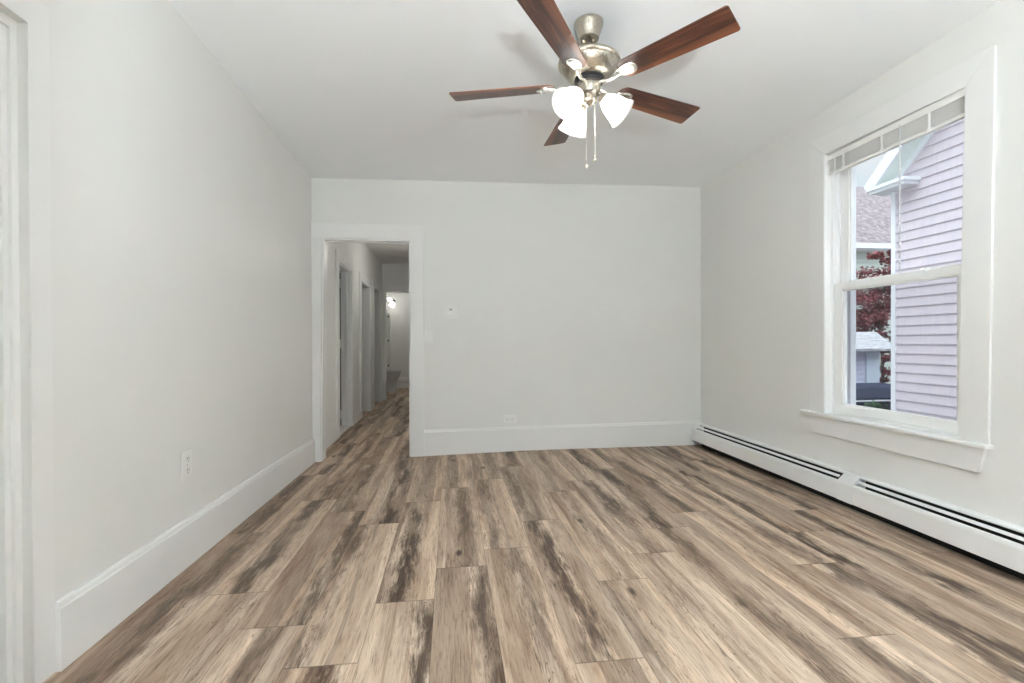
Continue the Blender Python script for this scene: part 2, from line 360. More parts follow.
# back wall around the hallway doorway
bm = bm_new()
add_prism(bm, [(XL, -.1), (-1.196, -.1), (-1.165, 2.012), (XL, 2.012)], 'y', YB, YB + .135)
add_prism(bm, [(XL, 2.012), (XR, 2.012), (XR, 2.72), (XL, 2.72)], 'y', YB, YB + .135)
add_prism(bm, [(-.380, -.1), (XR, -.1), (XR, 2.012), (-.376, 2.012)], 'y', YB, YB + .135)
struct(obj('wall_back', bm, M['wall'], smooth=False), 'white painted back wall with an open doorway at its left', 'wall')
# right wall with window opening (y 2.10..3.06, z .53..2.33)
WY0, WY1, WZ0, WZ1 = 2.10, 3.055, .545, 2.325
bm = bm_new()
for a in ((YR - .15, WY0, -.1, 2.72), (WY1, YB + .14, -.1, 2.72), (WY0, WY1, -.1, WZ0), (WY0, WY1, WZ1, 2.72)):
    add_box(bm, XR, XR + .16, *a)
struct(obj('wall_right', bm, M['wall'], smooth=False), 'white painted wall with the window and heater', 'wall')
# dark rear wall (behind the camera), tall windows added for sky light
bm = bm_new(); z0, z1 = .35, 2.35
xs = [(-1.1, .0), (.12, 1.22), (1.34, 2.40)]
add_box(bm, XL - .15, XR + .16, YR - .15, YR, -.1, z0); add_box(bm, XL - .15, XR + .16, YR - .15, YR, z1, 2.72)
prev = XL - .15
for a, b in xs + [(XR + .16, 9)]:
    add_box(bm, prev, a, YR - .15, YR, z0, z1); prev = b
struct(box('wall_light_blocker', M['wall'], None, XL - .01, -.90, -.3, 1.02, -.05, 2.65))  # unseen block added to shade the left door jamb
struct(obj('wall_rear', bm, mat('rear_wall_absorber', (.22, .24, .25), .7), smooth=False))  # unseen wall kept dark to cut light from behind

# baseboards
bm = bm_new()
def bb_poly(t, h): return [(0, 0), (t, 0), (t, h - .022), (t - .004, h - .02), (t - .006, h - .006), (t - .009, h), (0, h)]
def base_run(name, m, p0, p1, nrm, h, t, label=None, cat=None, drop=.0, zf=None):
    """baseboard from p0 to p1 (x,y); nrm points into the room"""
    b = bm_new(); P0, P1, Nn = Vector((*p0, 0)), Vector((*p1, 0)), Vector((*nrm, 0)); prof = bb_poly(t, h); rings = []
    for P in (P0, P1):
        z = (zf or zfloor)(P.x, P.y)
        rings.append([b.verts.new(P + Nn * q[0] + Vector((0, 0, z + q[1]))) for q in prof])
    n = len(prof); b.faces.new(rings[0]); b.faces.new(rings[1][::-1])
    for i in range(n): b.faces.new((rings[0][i], rings[1][i], rings[1][(i + 1) % n], rings[0][(i + 1) % n]))
    return struct(obj(name, b, m, smooth=False), label, cat)
base_run('baseboard_left', M['trim'], (XL, 1.735), (XL, YB), (1, 0), .222, .021, 'tall white baseboard with a stepped cap along the left wall', 'baseboard')
base_run('baseboard_back', M['trim'], (-.252, YB), (XR, YB), (0, -1), .245, .016, 'tall white baseboard along the back wall', 'baseboard')
base_run('baseboard_rear', M['trim'], (XL, YR), (XR, YR), (0, 1), .222, .02)
base_run('baseboard_left_near', M['trim'], (XL, YR), (XL, -.31), (1, 0), .222, .026)

# doorway casing to the hallway
c = empty('trim_1', (-.77, YB, 0)); struct(c, 'flat white casing around the hallway doorway', 'door trim')
off = Matrix.Translation((.77, -YB, 0))
def loc_prism(name, m, par, poly, axis, a, b, bevel=0):
    o = prism(name, m, par, poly, axis, a, b, bevel); o.matrix_parent_inverse = par.matrix_basis.inverted(); return o
def adopt(o, par):
    o.parent = par; o.matrix_parent_inverse = par.matrix_basis.inverted(); return o
adopt(prism('casing_board', M['trim'], None, [(-1.263, -.06), (-1.196, -.06), (-1.170, 2.012), (-1.263, 2.012)], 'y', YB - .018, YB, .002), c)
adopt(prism('casing_board', M['trim'], None, [(-.378, -.05), (-.254, -.05), (-.250, 2.012), (-.376, 2.012)], 'y', YB - .018, YB, .002), c)
adopt(prism('head_casing', M['trim'], None, [(-1.263, 2.013), (-.250, 2.010), (-.250, 2.146), (-1.263, 2.150)], 'y', YB - .016, YB, .002), c)
adopt(prism('jamb', M['trim'], None, [(-1.198, -.06), (-1.185, -.06), (-1.156, 2.0), (-1.167, 2.012)], 'y', YB - .004, YB + .14), c)
adopt(prism('jamb', M['trim'], None, [(-.392, -.04), (-.379, -.04), (-.375, 2.012), (-.388, 2.0)], 'y', YB - .004, YB + .14), c)
adopt(prism('head_jamb', M['trim'], None, [(-1.167, 2.012), (-.375, 2.012), (-.375, 1.994), (-1.167, 1.998)], 'y', YB - .004, YB + .14), c)
adopt(prism('stop', M['trim'], None, [(-1.160, 1.999), (-.39, 1.995), (-.39, 1.984), (-1.160, 1.988)], 'y', YB + .05, YB + .085), c)

# closed white door with its stepped frame at the far left edge of the picture
c = empty('door_1', (XL, 1.2, 0)); struct(c, 'white door in a stepped frame at the left picture edge', 'door')
adopt(box('casing', M['trim'], None, XL - .002, XL + .004, 1.655, 1.735, 0, 2.02, bevel=.001), c)
adopt(box('casing', M['trim'], None, XL - .002, XL + .004, .66, .74, 0, 2.02, bevel=.001), c)
adopt(box('head_casing', M['trim'], None, XL - .002, XL + .0035, .66, 1.735, 2.015, 2.11, bevel=.001), c)
bm = bm_new()
for y0, y1 in ((1.632, 1.656), (.739, .763)): add_box(bm, XL - .15, XL - .026, y0, y1, 0, 1.985)
add_box(bm, XL - .15, XL - .026, .739, 1.656, 1.985, 2.016)
adopt(obj('frame', bm, M['trim'], smooth=False), c)
bm = bm_new()
for y0, y1 in ((1.612, 1.632), (.763, .783)): add_box(bm, XL - .15, XL - .036, y0, y1, 0, 1.967)
add_box(bm, XL - .15, XL - .036, .763, 1.632, 1.967, 1.985)
adopt(obj('stop', bm, M['trim'], smooth=False), c)
bm = bm_new(); add_box(bm, XL - .10, XL - .065, .785, 1.610, .01, 1.965)
for z0, z1 in ((.15, .85), (1.0, 1.85)):
    for y0, y1 in ((.90, 1.15), (1.25, 1.50)): add_box(bm, XL - .066, XL - .058, y0, y1, z0, z1)
adopt(obj('panel', bm, M['trim'], smooth=False), c)
bm = bm_new(); add_lathe(bm, [(.03, 0), (.028, .006), (.012, .01), (.012, .03), (.026, .04), (.028, .055), (.015, .066)], 20, Matrix.Translation((XL - .065, .86, .95)) @ Matrix.Rotation(R(90), 4, 'Y'))
adopt(obj('handle', bm, M['nickel']), c)

# ---------------------------------------------------------------- hallway
HX, HR, HY = -1.30, -.22, 9.67      # left wall face, right wall, end wall
y0h = YB + .135; hz = lambda x, y: -.05
D1, D2, D3 = (5.93, 6.655, 1.985), (7.385, 8.137, 1.94), (8.56, 9.33, 1.99)
bm = bm_new()
prev = YB + .14
for a, b, h in (D1, D2, D3):
    add_box(bm, HX - .12, HX, prev, a, -.1, 2.62); add_box(bm, HX - .12, HX, a, b, h, 2.62); prev = b
add_box(bm, HX - .12, HX, prev, HY + .12, -.1, 2.62)
struct(obj('wall_hall_left', bm, M['wall'], smooth=False), 'hallway left wall with three openings', 'wall')
struct(box('wall_hall_right', M['wall'], None, HR, HR + .12, y0h, HY + .1, -.1, 2.62))
bm = bm_new()
add_box(bm, HX, -1.243, HY, HY + .12, -.1, 2.015); add_box(bm, -.46, HR, HY, HY + .12, -.1, 2.015); add_box(bm, HX, HR, HY, HY + .12, 2.015, 2.62)
struct(obj('wall_hall_end', bm, M['wall'], smooth=False), 'short wall above the bathroom doorway at the hall end', 'wall')
struct(box('ceiling_hall', mat('hall_ceiling_paint', (.78, .775, .755), .85), None, HX - .12, HR + .12, y0h, HY + .12, 2.56, 2.70), 'hallway ceiling', 'ceiling')
# side room and alcove behind the left hall wall
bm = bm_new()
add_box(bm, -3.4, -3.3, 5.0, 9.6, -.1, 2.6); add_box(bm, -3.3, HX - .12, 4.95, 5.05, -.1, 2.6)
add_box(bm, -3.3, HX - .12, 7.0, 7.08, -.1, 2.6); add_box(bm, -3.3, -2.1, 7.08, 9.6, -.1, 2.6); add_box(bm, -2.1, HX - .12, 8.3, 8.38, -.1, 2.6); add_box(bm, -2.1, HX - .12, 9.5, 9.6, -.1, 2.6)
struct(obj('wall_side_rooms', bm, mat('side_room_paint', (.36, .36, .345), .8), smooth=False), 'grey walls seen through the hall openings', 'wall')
struct(box('ceiling_side_rooms', M['ceil'], None, -3.4, HX - .12, 4.95, 9.6, 2.56, 2.66))
def hall_casing(n, a, b, h, label):
    c = empty('trim_%d' % n, (HX, (a + b) / 2, -.05)); struct(c, label, 'door trim')
    adopt(box('casing', M['trim'], None, HX, HX + .018, a - .13, a, -.05, h, bevel=.001), c)
    adopt(box('casing', M['trim'], None, HX, HX + .018, b, b + .13, -.05, h, bevel=.001), c)
    adopt(box('head_casing', M['trim'], None, HX, HX + .017, a - .13, b + .13, h, h + .125, bevel=.001), c)
    adopt(box('jamb', M['trim'], None, HX - .122, HX + .003, b - .015, b + .001, -.05, h), c)
    adopt(box('jamb', M['trim'], None, HX - .122, HX + .003, a - .001, a + .015, -.05, h), c)
    adopt(box('head_jamb', M['trim'], None, HX - .122, HX + .003, a, b, h - .015, h + .001), c)
    return c
c1 = hall_casing(2, *D1, 'white casing of the nearest hall side door'); 
adopt(box('stop', M['trim'], None, HX - .055, HX - .045, D1[1] - .03, D1[1] - .014, -.05, D1[2] - .015), c1)
adopt(box('threshold', M['trim'], None, HX - .12, HX + .0, D1[0], D1[1], -.052, -.035), c1)
hall_casing(3, *D2, 'white casing of the middle hall opening'); hall_casing(4, *D3, 'white casing of the farthest hall side opening')
c = empty('trim_5', (-.85, HY, -.05)); struct(c, 'white casing of the bathroom doorway', 'door trim')
adopt(box('casing', M['trim'], None, HX + .0, -1.243, HY - .018, HY, -.05, 2.015), c)
adopt(box('casing', M['trim'], None, -.46, -.34, HY - .018, HY, -.05, 2.015), c)
adopt(box('head_casing', M['trim'], None, HX, HR - .02, HY - .018, HY, 2.015, 2.14), c)
# door leaf opened into the side room, hinges showing in the gap
c = empty('door_2', (HX - .15, D1[1], -.05)); struct(c, 'white door opened into the side room with three hinges', 'door')
adopt(box('door_leaf', M['trim'], None, HX - .88, HX - .148, D1[1] - .05, D1[1] - .012, -.03, 1.95, bevel=.001), c)
adopt(box('gap_shade', M['gap'], None, HX - .147, HX - .1225, D1[1] - .004, D1[1] + .02, -.03, 1.95), c)  # dark box painting in the shade of the open gap
for z in (1.82, 1.03, .11):
    bm = bm_new(); add_box(bm, HX - .150, HX - .121, D1[1] - .022, D1[1] - .008, z - .055, z + .055)
    add_lathe(bm, [(.006, -.06), (.006, .06)], 10, Matrix.Translation((HX - .135, D1[1] - .024, z)))
    adopt(obj('hinge', bm, M['hinge']), c)
# hall baseboards, wainscot cap and switch
for i, (a, b) in enumerate(((y0h, D1[0] - .13), (D1[1] + .13, D2[0] - .13), (D2[1] + .13, D3[0] - .13))):
    if b - a > .05:
        base_run('baseboard_hall', M['trim'], (HX, a), (HX, b), (1, 0), .135, .018, None, None, zf=hz)
        struct(box('trim_%d' % (6 + i), M['trim'], None, HX, HX + .008, a, b, .885, .897))
base_run('baseboard_hall_right', M['trim'], (HR, y0h), (HR, HY), (-1, 0), .135, .018, zf=hz)
def wallplate(name, origin, rotz, w, h, kind, label, cat):
    """plate in local xz facing -y"""
    e = empty(name, origin, (0, 0, rotz)); tag(e, label, cat)
    box('cover_plate', M['plastic'], e, -w / 2, w / 2, -.006, 0, -h / 2, h / 2, bevel=.002)
    if kind == 'outlet_v' or kind == 'outlet_h':
        for s in (-1, 1):
            bm = bm_new(); L_ = h if kind == 'outlet_v' else w
            cx, cz = (0, s * L_ * .19) if kind == 'outlet_v' else (s * L_ * .19, 0)
            rx, rz = (w * .23, h * .14) if kind == 'outlet_v' else (w * .14, h * .25)
            add_prism(bm, [(cx + rx * max(-1, min(1, 1.25 * math.cos(t * math.pi / 8))), cz + rz * max(-1, min(1, 1.25 * math.sin(t * math.pi / 8)))) for t in range(16)], 'y', -.009, -.005)
            f = obj('receptacle', bm, M['plastic'], e, smooth=False)
            bm = bm_new()
            if kind == 'outlet_v':
                for dx in (-.3, .3): add_box(bm, cx + dx * rx * 1.3 - .0016, cx + dx * rx * 1.3 + .0016, -.0098, -.0088, cz - .002, cz + rz * .5)
                add_lathe(bm, [(.0032, 0), (.0032, .001)], 10, Matrix.Translation((cx, -.0088, cz - rz * .5)) @ Matrix.Rotation(R(90), 4, 'X'))
            else:
                for dz in (-.3, .3): add_box(bm, cx - .002, cx + rx * .5, -.0098, -.0088, cz + dz * rz * 1.3 - .0016, cz + dz * rz * 1.3 + .0016)
                add_lathe(bm, [(.0032, 0), (.0032, .001)], 10, Matrix.Translation((cx - rx * .5, -.0088, cz)) @ Matrix.Rotation(R(90), 4, 'X'))
            obj('slots', bm, M['slot'], f, smooth=False)
        bm = bm_new(); add_lathe(bm, [(.0035, 0), (.003, .0015)], 12, Matrix.Translation((0, -.006, 0)) @ Matrix.Rotation(R(90), 4, 'X')); obj('screw', bm, M['hinge'], e)
    else:
        box('toggle_frame', M['plastic'], e, -.008, .008, -.008, -.005, -.016, .016, bevel=.0005)
        bm = bm_new(); add_prism(bm, [(-.005, -.006), (-.020, .008), (-.018, .014), (-.005, .008)], 'x', -.005, .005); obj('toggle', bm, M['plastic'], e, .0008)
        for dz in (-.4, .4):
            bm = bm_new(); add_lathe(bm, [(.0035, 0), (.003, .0015)], 12, Matrix.Translation((0, -.006, dz * h)) @ Matrix.Rotation(R(90), 4, 'X')); obj('screw', bm, M['hinge'], e)
    return e
wallplate('light_switch', (HX, 6.95, 1.0), R(90), .075, .115, 'switch', 'small white light switch on the hallway left wall', 'light switch')

# ---------------------------------------------------------------- bathroom at the end of the hall
BY, BL, BRt = 12.0, -2.05, .35
bm = bm_new()
add_box(bm, BL, BRt, BY, BY + .1, -.1, 2.6); add_box(bm, BL - .1, BL, HY + .12, BY, -.1, 2.6); add_box(bm, BRt, BRt + .1, HY + .12, BY, -.1, 2.6)
add_box(bm, BL, HX - .0, HY + .02, HY + .12, -.1, 2.6); add_box(bm, HR, BRt, HY + .02, HY + .12, -.1, 2.6)
struct(obj('wall_bathroom', bm, M['wall'], smooth=False), 'pale bathroom walls at the end of the hall', 'wall')
struct(box('ceiling_bathroom', M['ceil'], None, BL, BRt, HY + .02, BY, 2.5, 2.6))
bm = bm_new(); add_prism(bm, [(BY, -.06), (BY - .022, -.06), (BY - .022, .04), (BY - .014, .05), (BY - .014, .10), (BY - .028, .11), (BY - .028, .19), (BY - .012, .21), (BY, .21)], 'x', BL, BRt)
struct(obj('baseboard_bathroom', bm, M['trim'], smooth=False), 'stepped white baseboard behind the toilet', 'baseboard')
t = tag(empty('toilet', (-1.14, 11.25, -.05)), 'white toilet seen from the side through the bathroom doorway', 'toilet')   # bowl points to +x, origin at bowl tip
def oval(cx, rx, ry, n=32):
    return [(cx + rx * math.cos(2 * math.pi * i / n) * (1 if math.cos(2 * math.pi * i / n) > 0 else .8), ry * math.sin(2 * math.pi * i / n)) for i in range(n)]
bm = bm_new(); rings = []
for cx, rx, ry, z in ((-.27, .20, .125, 0), (-.27, .195, .12, .04), (-.28, .185, .105, .16), (-.27, .20, .12, .235), (-.25, .235, .165, .31), (-.235, .25, .188, .39), (-.235, .255, .192, .415)):
    rings.append([bm.verts.new((x, y, z)) for x, y in oval(cx, rx, ry)])
for a, b in zip(rings, rings[1:]):
    for i in range(32): bm.faces.new((a[i], a[(i + 1) % 32], b[(i + 1) % 32], b[i]))
bm.faces.new(rings[0][::-1]); bm.faces.new(rings[-1]); obj('bowl', bm, M['porcelain'], t, ang=50)
bm = bm_new(); add_prism(bm, oval(-.235, .26, .197), 'z', .418, .438); obj('seat', bm, M['porcelain'], t, .006)
bm = bm_new(); add_prism(bm, oval(-.235, .262, .199), 'z', .442, .468); obj('lid', bm, M['porcelain'], t, .009)
box('tank', M['porcelain'], t, -.74, -.54, -.21, .21, .40, .78, bevel=.02); box('tank_lid', M['porcelain'], t, -.75, -.53, -.22, .22, .78, .815, bevel=.01)
box('base_neck', M['porcelain'], t, -.72, -.40, -.09, .09, .02, .40, bevel=.03)
bm = bm_new(); add_tube(bm, [(-.54, .15, .70), (-.52, .15, .70), (-.515, .10, .695)], .007); obj('flush_lever', bm, M['chrome'], t)
# vanity lamp and slim cabinet on the left bathroom wall
e = tag(empty('vanity_lamp', (-1.54, 11.62, 2.0)), 'lit white glass wall lamp with chrome arm in the bathroom', 'wall lamp')
e2 = e
struct(box('wall_bathroom_partition', M['wall'], None, -1.62, -1.54, 11.50, 12.0, -.08, 2.5), 'narrow return wall inside the bathroom', 'wall')
bm = bm_new(); add_lathe(bm, [(.05, 0), (.048, .015), (.02, .02)], 24, Matrix.Rotation(R(90), 4, 'Y')); obj('back_plate', bm, M['chrome'], e)
bm = bm_new(); add_tube(bm, [(.01, 0, 0), (.07, 0, .02), (.14, 0, .01), (.19, 0, -.02)], .011); obj('arm', bm, M['chrome'], e)
bm = bm_new(); add_lathe(bm, [(.03, .05), (.032, .02), (.034, 0)], 24, Matrix.Translation((.22, 0, -.01)) @ Matrix.Rotation(R(50), 4, 'Y')); obj('socket', bm, M['darkmetal'], e)
bm = bm_new(); add_lathe(bm, [(.03, 0), (.045, -.03), (.055, -.07), (.065, -.115), (.02, -.12)], 24, Matrix.Translation((.23, -.02, -.02)) @ Matrix.Rotation(R(25), 4, 'Y')); obj('lamp_shade', bm, M['bathbulb'], e)
bm = bm_new(); add_lathe(bm, [(.022, 0), (.04, -.03), (.05, -.07), (.02, -.08)], 24, Matrix.Translation((.12, .03, .0)) @ Matrix.Rotation(R(-160), 4, 'Y')); obj('lamp_shade', bm, M['bathbulb'], e)
e = tag(empty('cabinet', (-1.47, 11.62, .5)), 'tall narrow white cabinet edge with dark knobs beside the toilet', 'cabinet')
box('body', M['trim'], e, -.065, .085, -.06, .10, 0, 1.22, bevel=.003); 
for z in (.02, .59, 1.14):
    bm = bm_new(); add_lathe(bm, [(.012, 0), (.010, .02), (.02, .03), (.018, .045)], 16, Matrix.Translation((.05, -.06, z + .0)) @ Matrix.Rotation(R(90), 4, 'X')); obj('knob', bm, M['darkmetal'], e)

# ---------------------------------------------------------------- window
win = empty('window_1', (XR, 2.58, .545)); struct(win, 'tall white double-hung window with wide flat casing on the right wall', 'window')
def wp(name, m, poly, a, b, bevel=0, par=None):
    return adopt(prism(name, m, None, poly, 'x', a, b, bevel), par or win)
cx0 = XR - .014
wp('casing_board', M['trim'], [(3.166, .558), (3.040, .558), (3.040, 2.300), (3.180, 2.437)], cx0, XR, .002)
wp('casing_board', M['trim'], [(2.016, .558), (2.152, .558), (2.124, 2.287), (1.990, 2.410)], cx0, XR, .002)
wp('head_casing', M['trim'], [(1.990, 2.410), (2.124, 2.288), (3.040, 2.302), (3.180, 2.437)], cx0, XR, .002)
wp('stool', M['trim'], [(2.002, .538), (3.232, .538), (3.232, .558), (2.002, .558)], XR - .045, XR + .06, .004)
wp('apron', M['trim'], [(2.060, .415), (3.140, .415), (3.178, .538), (2.022, .538)], XR - .019, XR, .002)
# jambs
for a, b in ((2.10, 2.125), (3.038, 3.06)):
    adopt(box('jamb', M['vinyl'], None, XR - .005, XR + .16, a, b, .545, 2.325), win)
adopt(box('head_jamb', M['vinyl'], None, XR - .005, XR + .16, 2.125, 3.038, 2.30, 2.33), win)
adopt(box('sill', M['vinyl'], None, XR + .05, XR + .20, 2.125, 3.038, .535, .572), win)
for xx in ((XR + .035, XR + .045), (XR + .085, XR + .093)):
    adopt(box('parting_stop', M['vinyl'], None, xx[0], xx[1], 3.018, 3.039, .56, 2.30), win)
    adopt(box('parting_stop', M['vinyl'], None, xx[0], xx[1], 2.124, 2.145, .56, 2.30), win)
def sash(name, xa, xb, y0, y1, z0, z1, st, rb, rt, label):
    e = empty(name, ((xa + xb) / 2, y0, z0)); adopt(e, win); e['label'] = label
    def sp(nm, m, *a, bevel=0):
        o = box(nm, m, None, *a, bevel=bevel); o.parent = win; o.matrix_parent_inverse = win.matrix_basis.inverted(); return o
    fr = bm_new()
    add_box(fr, xa, xb, y0, y0 + st, z0, z1); add_box(fr, xa, xb, y1 - st, y1, z0, z1)
    add_box(fr, xa, xb, y0 + st, y1 - st, z0, z0 + rb); add_box(fr, xa, xb, y0 + st, y1 - st, z1 - rt, z1)
    g = .011
    add_box(fr, xa + .008, xb - .006, y0 + st, y0 + st + g, z0 + rb, z1 - rt); add_box(fr, xa + .008, xb - .006, y1 - st - g, y1 - st, z0 + rb, z1 - rt)
    add_box(fr, xa + .008, xb - .006, y0 + st, y1 - st, z0 + rb, z0 + rb + g); add_box(fr, xa + .008, xb - .006, y0 + st, y1 - st, z1 - rt - g, z1 - rt)
    bpy.data.objects.remove(e)
    f = obj(name, fr, M['vinyl'], None, smooth=False); adopt(f, win); f['label'] = label
    xm = (xa + xb) / 2
    p = box('pane', M['glass'], None, xm - .002, xm + .002, y0 + st, y1 - st, z0 + rb, z1 - rt); p.parent = f; 
    return f
lo = sash('lower_sash', XR + .047, XR + .083, 2.145, 3.018, .575, 1.428, .062, .048, .042, 'lower window sash')
up = sash('upper_sash', XR + .095, XR + .13, 2.145, 3.018, 1.392, 2.30, .062, .042, .05, 'upper window sash')
for o_ in (lo, up): pass
bm = bm_new(); add_box(bm, XR + .05, XR + .08, 2.385, 2.435, 1.428, 1.436)
add_lathe(bm, [(.014, 0), (.013, .012), (.004, .014)], 16, Matrix.Translation((XR + .064, 2.41, 1.435))); add_box(bm, XR + .058, XR + .066, 2.37, 2.41, 1.440, 1.447)
l_ = obj('sash_lock', bm, M['vinyl']); l_.parent = lo
bm = bm_new(); add_box(bm, XR + .05, XR + .08, 2.15, 2.20, 1.428, 1.434); l_ = obj('tilt_latch', bm, M['vinyl']); l_.parent = lo
adopt(box('insect_screen', M['screen'], None, XR + .142, XR + .143, 2.14, 3.02, .572, 1.42), win)
# exterior casing seen through the glass
bm = bm_new(); add_box(bm, XR + .15, XR + .19, 3.0, 3.15, .5, 2.4); add_box(bm, XR + .15, XR + .19, 2.0, 2.14, .5, 2.4); add_box(bm, XR + .15, XR + .19, 2.14, 3.0, 2.30, 2.42)
adopt(obj('exterior_casing', bm, M['extrim'], smooth=False), win)

# raised mini blind
bl = tag(empty('window_blind', (XR + .018, 2.59, 2.29)), 'raised white mini blind bunched at the top of the window', 'window blind')
y0, y1 = 2.135, 3.028
X = XR + .018
def bx(name, m, *a, bevel=0): return adopt(box(name, m, None, *a, bevel=bevel), bl)
bx('headrail', M['blind'], X - .017, X + .017, y0, y1, 2.252, 2.290, bevel=.002)
bm = bm_new()
for i in range(12):
    z = 2.246 - i * .0060; dy = random.uniform(-.002, .002); w = .0125; tl = random.uniform(-.002, .002)
    vs = [bm.verts.new((X + sx * w, y, z + dz)) for sx, dz in ((-1, -.0005 - tl), (0, .0012), (1, -.0005 + tl)) for y in (y0 + .006 + dy, y1 - .006 + dy)]
    bm.faces.new((vs[0], vs[1], vs[3], vs[2])); bm.faces.new((vs[2], vs[3], vs[5], vs[4]))
o = adopt(obj('slats', bm, mat('white_slat', (.90, .895, .87), .4), smooth=False), bl); s_ = o.modifiers.new('solid', 'SOLIDIFY'); s_.thickness = .0008
bx('bottom_rail', M['blind'], X - .0135, X + .0135, y0 + .006, y1 - .006, 2.154, 2.173, bevel=.003)
for y in (2.319, 2.608, 2.891, 2.965):
    bm = bm_new(); add_box(bm, X - .0158, X - .0150, y - .008, y + .008, 2.166, 2.256); add_box(bm, X - .0165, X - .0150, y - .011, y + .011, 2.150, 2.176)
    adopt(obj('ladder_tape', bm, M['vinyl'], smooth=False), bl)
bm = bm_new(); add_tube(bm, [(X - .022, 2.484, 2.262), (X - .023, 2.484, 2.24), (X - .023, 2.483, 1.446)], [.002, .0042, .0042], 6); adopt(obj('tilt_wand', bm, M['clearwand']), bl)
bm = bm_new()
for dy in (-.004, .004): add_tube(bm, [(X - .019, 2.985 + dy, 2.26), (X - .019, 2.985 + dy, 1.95), (X - .019, 2.985 + dy * 2.5, 1.70)], .0013, 6)
adopt(obj('lift_cord', bm, M['blind']), bl)
for y in (y0 - .004, y1 - .002):
    bx('mounting_bracket', M['vinyl'], X - .019, X + .019, y, y + .006, 2.250, 2.296)

# ---------------------------------------------------------------- baseboard heater
ht = tag(empty('baseboard_heater', (XR, 2.6, 0)), 'long white hydronic baseboard heater under the window', 'baseboard heater')
def hp(name, m, poly, a, b, bevel=0):   # poly of (distance from wall, z) swept along y
    return adopt(prism(name, m, None, [(XR - d, z) for d, z in poly], 'y', a, b, bevel), ht)
# (prism 'y' takes (x, z) pairs)
HY0, HY1 = -.4, YB - .018
hp('back_plate', M['heater'], [(0, .03), (.006, .03), (.006, .206), (.042, .214), (.046, .210), (.047, .206), (.049, .213), (.044, .219), (0, .219)], HY0, HY1)
hp('inner_shade_plate', M['dark'], [(.007, .03), (.010, .03), (.010, .2), (.007, .2)], HY0, HY1 - .01)  # blackened to deepen the shade behind the slots
def front(a, b):
    return hp('front_cover', M['heater'], [(.099, .054), (.102, .054), (.102, .152), (.098, .166), (.088, .172), (.0865, .170), (.0955, .163), (.099, .151)], a, b)
front(HY0, 2.715); front(2.815, 4.645)
for a, b in ((HY0, 2.69), (2.84, 4.64)):
    hp('damper', M['heater'], [(.063, .1945), (.076, .183), (.078, .185), (.065, .197)], a, b)
bm = bm_new()
add_prism(bm, [(XR - d, z) for d, z in ((.0, .052), (.104, .052), (.104, .154), (.100, .169), (.047, .216), (.04, .2215), (0, .2215))], 'y', 2.705, 2.825)
adopt(obj('joint_cover', bm, M['heater'], None, .001), ht)
bm = bm_new()
add_prism(bm, [(XR - d, z) for d, z in ((.0, .045), (.104, .052), (.104, .154), (.100, .169), (.047, .216), (.04, .2215), (0, .2215))], 'y', 4.640, HY1 + .001)
adopt(obj('end_cap', bm, M['heater'], None, .002), ht)
hp('toe_shade_strip', M['dark'], [(.030, -.01), (.034, -.01), (.034, .075), (.030, .075)], HY0, HY1 - .06)  # dark strip painting in the shade under the cover
bm = bm_new(); add_tube(bm, [(XR - .05, HY0, .10), (XR - .05, 4.63, .10)], .011, 10)
yy = HY0
while yy < 4.6:
    if not 2.70 < yy < 2.83: add_box(bm, XR - .078, XR - .018, yy, yy + .002, .065, .145)
    yy += .02
adopt(obj('fin_tube', bm, M['fin'], smooth=False), ht)
# ---------------------------------------------------------------- wall plates and thermostat
wallplate('wall_outlet', (XL, 2.532, .466), R(90), .085, .145, 'outlet_v', 'white double outlet low on the left wall', 'outlet')
wallplate('wall_outlet', (.561, YB, .302), 0, .125, .080, 'outlet_h', 'white sideways outlet just above the back wall baseboard', 'outlet')
wallplate('light_switch', (-.209, YB, 1.103), 0, .083, .122, 'switch', 'white toggle light switch beside the doorway casing', 'light switch')
th = tag(empty('thermostat', (-.002, YB, 1.335)), 'small square white thermostat on the back wall near the doorway', 'thermostat')
box('back_plate', M['plastic'], th, -.062, .062, -.006, 0, -.058, .058, bevel=.002)
box('body', M['plastic'], th, -.039, .043, -.034, -.006, -.038, .040, bevel=.004)
box('display', mat('grey_display', (.30, .30, .29), .3), th, -.012, .014, -.0348, -.0338, .014, .028)
bm = bm_new(); add_box(bm, -.006, .008, -.0375, -.034, .030, .036); obj('slider', bm, M['plastic'], th)

# ---------------------------------------------------------------- ceiling fan
FX, FY, FZ = .667, 2.319, 2.5875
fan = tag(empty('ceiling_fan', (FX, FY, FZ)), 'brushed nickel ceiling fan with five cherry blades and three lit glass shades', 'ceiling fan')
FT = 1.2
fan.rotation_euler = (R(-FT), 0, 0)
def fp(name, m, prof, seg=48, mtx=None, ang=30):
    bm = bm_new(); add_lathe(bm, prof, seg, mtx); return obj(name, bm, m, fan, ang=ang)
fp('canopy', M['nickel'], [(.062, .004), (.068, .000), (.0695, -.008), (.067, -.020), (.050, -.070), (.048, -.082), (.040, -.086), (.032, -.084), (.027, -.070)])
fp('downrod', M['nickel'], [(.012, -.06), (.012, -.155)], 20)
fp('coupling', M['nickel'], [(.014, -.085), (.020, -.105), (.022, -.125), (.020, -.135), (.032, -.145), (.036, -.170)], 28)
fp('motor_housing', M['nickel'], [(.03, -.160), (.060, -.163), (.108, -.170), (.134, -.184), (.1485, -.196), (.150, -.203), (.1485, -.208), (.141, -.210), (.1375, -.213), (.1375, -.217), (.133, -.226), (.124, -.240), (.109, -.258), (.090, -.271), (.076, -.276)], 64)
fp('gasket', M['black'], [(.070, -.268), (.072, -.274), (.072, -.284), (.066, -.290), (.064, -.298), (.05, -.300)], 40)
fp('flywheel', M['darkmetal'], [(.05, -.293), (.062, -.295), (.062, -.306), (.05, -.308)], 40)
